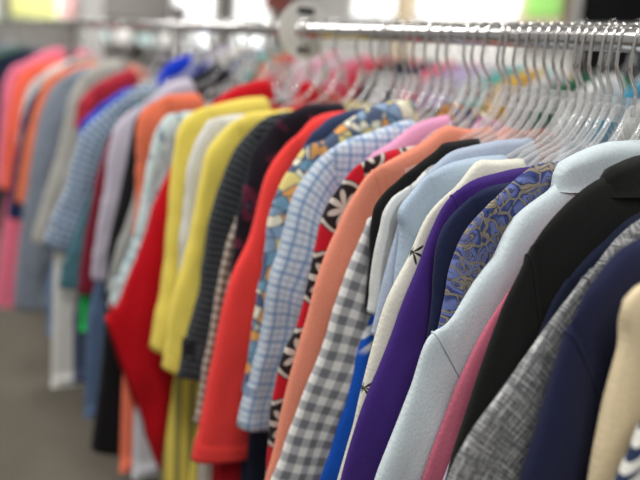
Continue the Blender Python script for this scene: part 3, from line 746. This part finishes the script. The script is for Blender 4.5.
def wall_with_holes(name, axis, at, a0, a1, z1, holes, m, thick=.12):
    """wall of boxes around rectangular openings (a0,a1,z0,z1)"""
    bs = []; cur = a0
    for (h0, h1, zz0, zz1) in sorted(holes):
        bs.append((cur, h0, 0, z1)); bs.append((h0, h1, 0, zz0)); bs.append((h0, h1, zz1, z1)); cur = h1
    bs.append((cur, a1, 0, z1))
    B = [((at, at + thick, p, q, r, t) if axis == 'x' else (p, q, at, at + thick, r, t)) for p, q, r, t in bs if q > p and t > r]
    v, f = boxes(B); return structure(link(name, v, f, m, smooth=False))
holes_r = [(5.2, 6.74, 1.91, 2.75), (6.98, 8.06, 1.90, 2.75), (3.2, 4.5, .02, 2.6)]
holes_f = [(-.3, .7, 1.5, 2.6), (.79, 1.52, 1.6, 2.6), (2.68, 3.3, 1.36, 2.6), (3.52, 4.1, 1.36, 2.6)]
wall_with_holes('wall_right', 'x', 4.5, -3, 9.42, 3.0, holes_r, WALL)
wall_with_holes('wall_far', 'y', 9.3, -4, 4.5, 3.0, holes_f, simple('far_wall_paint', (124, 120, 116), .9))
def window(i, axis, at, h, pane, bars=1):
    a0, a1, z0, z1 = h; w = .05
    bs = [(a0, a1, z0, z0 + w), (a0, a1, z1 - w, z1), (a0, a0 + w, z0, z1), (a1 - w, a1, z0, z1)]
    for k in range(bars): c = a0 + (a1 - a0) * (k + 1) / (bars + 1); bs.append((c - .015, c + .015, z0, z1))
    mk = lambda p, q, r, t, d0, d1: (at + d0, at + d1, p, q, r, t) if axis == 'x' else (p, q, at + d0, at + d1, r, t)
    v, f = boxes([mk(*b, .02, .08) for b in bs]); o = structure(link('window_%d' % i, v, f, WHITEP, smooth=False))
    v, f = boxes([mk(a0 + .02, a1 - .02, z0 + .02, z1 - .02, .05, .056)]); link('pane', v, f, pane, o, smooth=False)
window(1, 'x', 4.5, holes_r[0], SKYPANE); window(2, 'x', 4.5, holes_r[1], SKYPANE)
window(3, 'y', 9.3, holes_f[1], SKYPANE, 0); window(4, 'y', 9.3, holes_f[2], SKYPANE, 0); window(5, 'y', 9.3, holes_f[3], SKYPANE, 0)
window(6, 'y', 9.3, holes_f[0], GREENPANE, 1)
structure(box('door_1', (4.52, 4.58, 3.2, 4.5, .02, 2.6), DARKM))
structure(box('trim_1', (4.40, 4.5, 6.76, 6.96, 0, 2.9), TRIM))
structure(box('trim_2', (4.42, 4.5, 4.6, 5.1, 1.7, 2.9), TRIM))
structure(box('column', (.53, .66, 4.98, 5.11, 0, 3.0), WHITEP))
s = tag(box('poster', (4.408, 4.418, 4.62, 5.02, 1.93, 2.4), simple('green_paper', (140, 200, 96), .6)), 'bright green poster on the beige wall beside the dark doorway', 'poster')
s = tag(box('paper_sign', (.80, 1.30, 9.27, 9.28, 1.61, 2.3), simple('yellow_paper', (232, 232, 150), .6)), 'pale yellow paper sign taped over a far window', 'sign')
s = tag(box('paper_sign', (1.33, 1.66, 9.27, 9.28, 1.63, 2.3), simple('pink_paper', (240, 190, 186), .6)), 'pale pink paper sign next to the yellow one', 'sign')
s = tag(box('banner', (3.95, 4.35, 9.285, 9.297, 1.98, 2.5), simple('brick_red_banner', (150, 84, 74), .7)), 'dull red banner high in the far corner', 'banner')

# shelf of pale boxes along the far wall
sh = thing('wall_shelf', 'dark shelf along the far wall with pale boxes on it', 'shelf', (2.1, 9.1, 0))
box('shelf_board', (-.55, .6, -.2, .19, 1.38, 1.41), WALLD, sh); box('shelf_board', (-.55, .6, -.2, .19, 1.66, 1.69), WALLD, sh)
box('side_panel', (-.58, -.55, -.2, .19, 0, 1.9), WALLD, sh); box('side_panel', (.6, .63, -.2, .19, 0, 1.9), WALLD, sh)
places = ['far left on the dark shelf', 'second from left on the dark shelf', 'second from right on the dark shelf', 'far right on the dark shelf']
for i, x in enumerate((1.72, 1.98, 2.26, 2.5)):
    tag(box('storage_box', (x - .1, x + .09, 8.95, 9.2, 1.41, 1.41 + (.13, .17, .12, .16)[i]), WHITEP if i % 2 else simple('aqua_card', (206, 230, 230), .6), bevel=.006), 'pale box standing ' + places[i], 'box', 'boxes on the far shelf')

# darker tops hanging at the far end of the front rail
FR = [('midnight', (30, 36, 56)), ('dim green', (60, 100, 74)), ('slate', (84, 92, 108)), ('smoke grey', (140, 140, 142)), ('dark teal', (40, 70, 84)), ('stone', (170, 168, 164)), ('frost white', (220, 222, 224)), ('pewter', (120, 120, 126))]
for i, (nm, c) in enumerate(FR):
    garment('far%d' % i, 'hung_top', nm + ' top at the far end of the front rail', 'top', plain(nm.replace(' ', '_') + '_jersey', c), 3.5 + .2 * i, CANON, .47, th=.03, detail=.5, hem=.95,
            group=GR, hlabel='clear plastic hanger holding the ' + nm + ' top at the far end', hgroup='clear hangers along the front rail')


# ------------------------------------------------------------------ camera
cam = bpy.data.cameras.new('camera'); co = bpy.data.objects.new('camera', cam); COL.objects.link(co); SC.camera = co
cam.sensor_width = 36; cam.lens = 745.06 / 640 * 36; cam.clip_start = .02
yaw, pit, rol = map(math.radians, (32.0795, 13.9487, 4.6845))
F = Vector((math.sin(yaw) * math.cos(pit), math.cos(yaw) * math.cos(pit), -math.sin(pit)))
R0 = Vector((math.cos(yaw), -math.sin(yaw), 0)); U0 = R0.cross(F)
R1 = R0 * math.cos(rol) + U0 * math.sin(rol); U1 = U0 * math.cos(rol) - R0 * math.sin(rol)
from mathutils import Matrix
M = Matrix((( R1.x, U1.x, -F.x, -.692), (R1.y, U1.y, -F.y, 0.0), (R1.z, U1.z, -F.z, RAIL_Z - .0399), (0, 0, 0, 1)))
co.matrix_world = M
cam.dof.use_dof = True; cam.dof.focus_distance = .72; cam.dof.aperture_fstop = 2.5; cam.dof.aperture_blades = 0

# ------------------------------------------------------------------ light
w = bpy.data.worlds.new('world'); SC.world = w; w.use_nodes = True
bg = w.node_tree.nodes['Background']; bg.inputs[0].default_value = lin((241, 241, 240)); bg.inputs[1].default_value = .37
def lamp(x, y, z, sx, sy, p, rot=(0, 0, 0)):
    l = bpy.data.lights.new('fluorescent_or_fill_light', 'AREA'); l.shape = 'RECTANGLE'; l.size = sx; l.size_y = sy; l.energy = p
    l.color = (1, .985, .96)
    o = bpy.data.objects.new('fluorescent_or_fill_light', l); COL.objects.link(o); o.location = (x, y, z); o.rotation_euler = rot
for y in (-.6, 1.4, 3.4): lamp(-1.0, y, 2.9, .35, 1.3, 37)
for y in (.8, 3.4, 6.5): lamp(1.9, y, 2.9, .35, 1.3, 34)
lamp(1.5, 8.1, 2.9, 1.3, .35, 60); lamp(3.7, 5.6, 2.9, .35, 1.3, 50)  # two fill lamps added to brighten the far end of the shop
SC.view_settings.view_transform = 'Standard'; SC.view_settings.look = 'None'; SC.view_settings.gamma = 1
SC.view_settings.exposure = 0.0; SC.view_settings.use_curve_mapping = False
SC.cycles.use_denoising = True
SC.cycles.transparent_max_bounces = 16
SC.cycles.max_bounces = 8
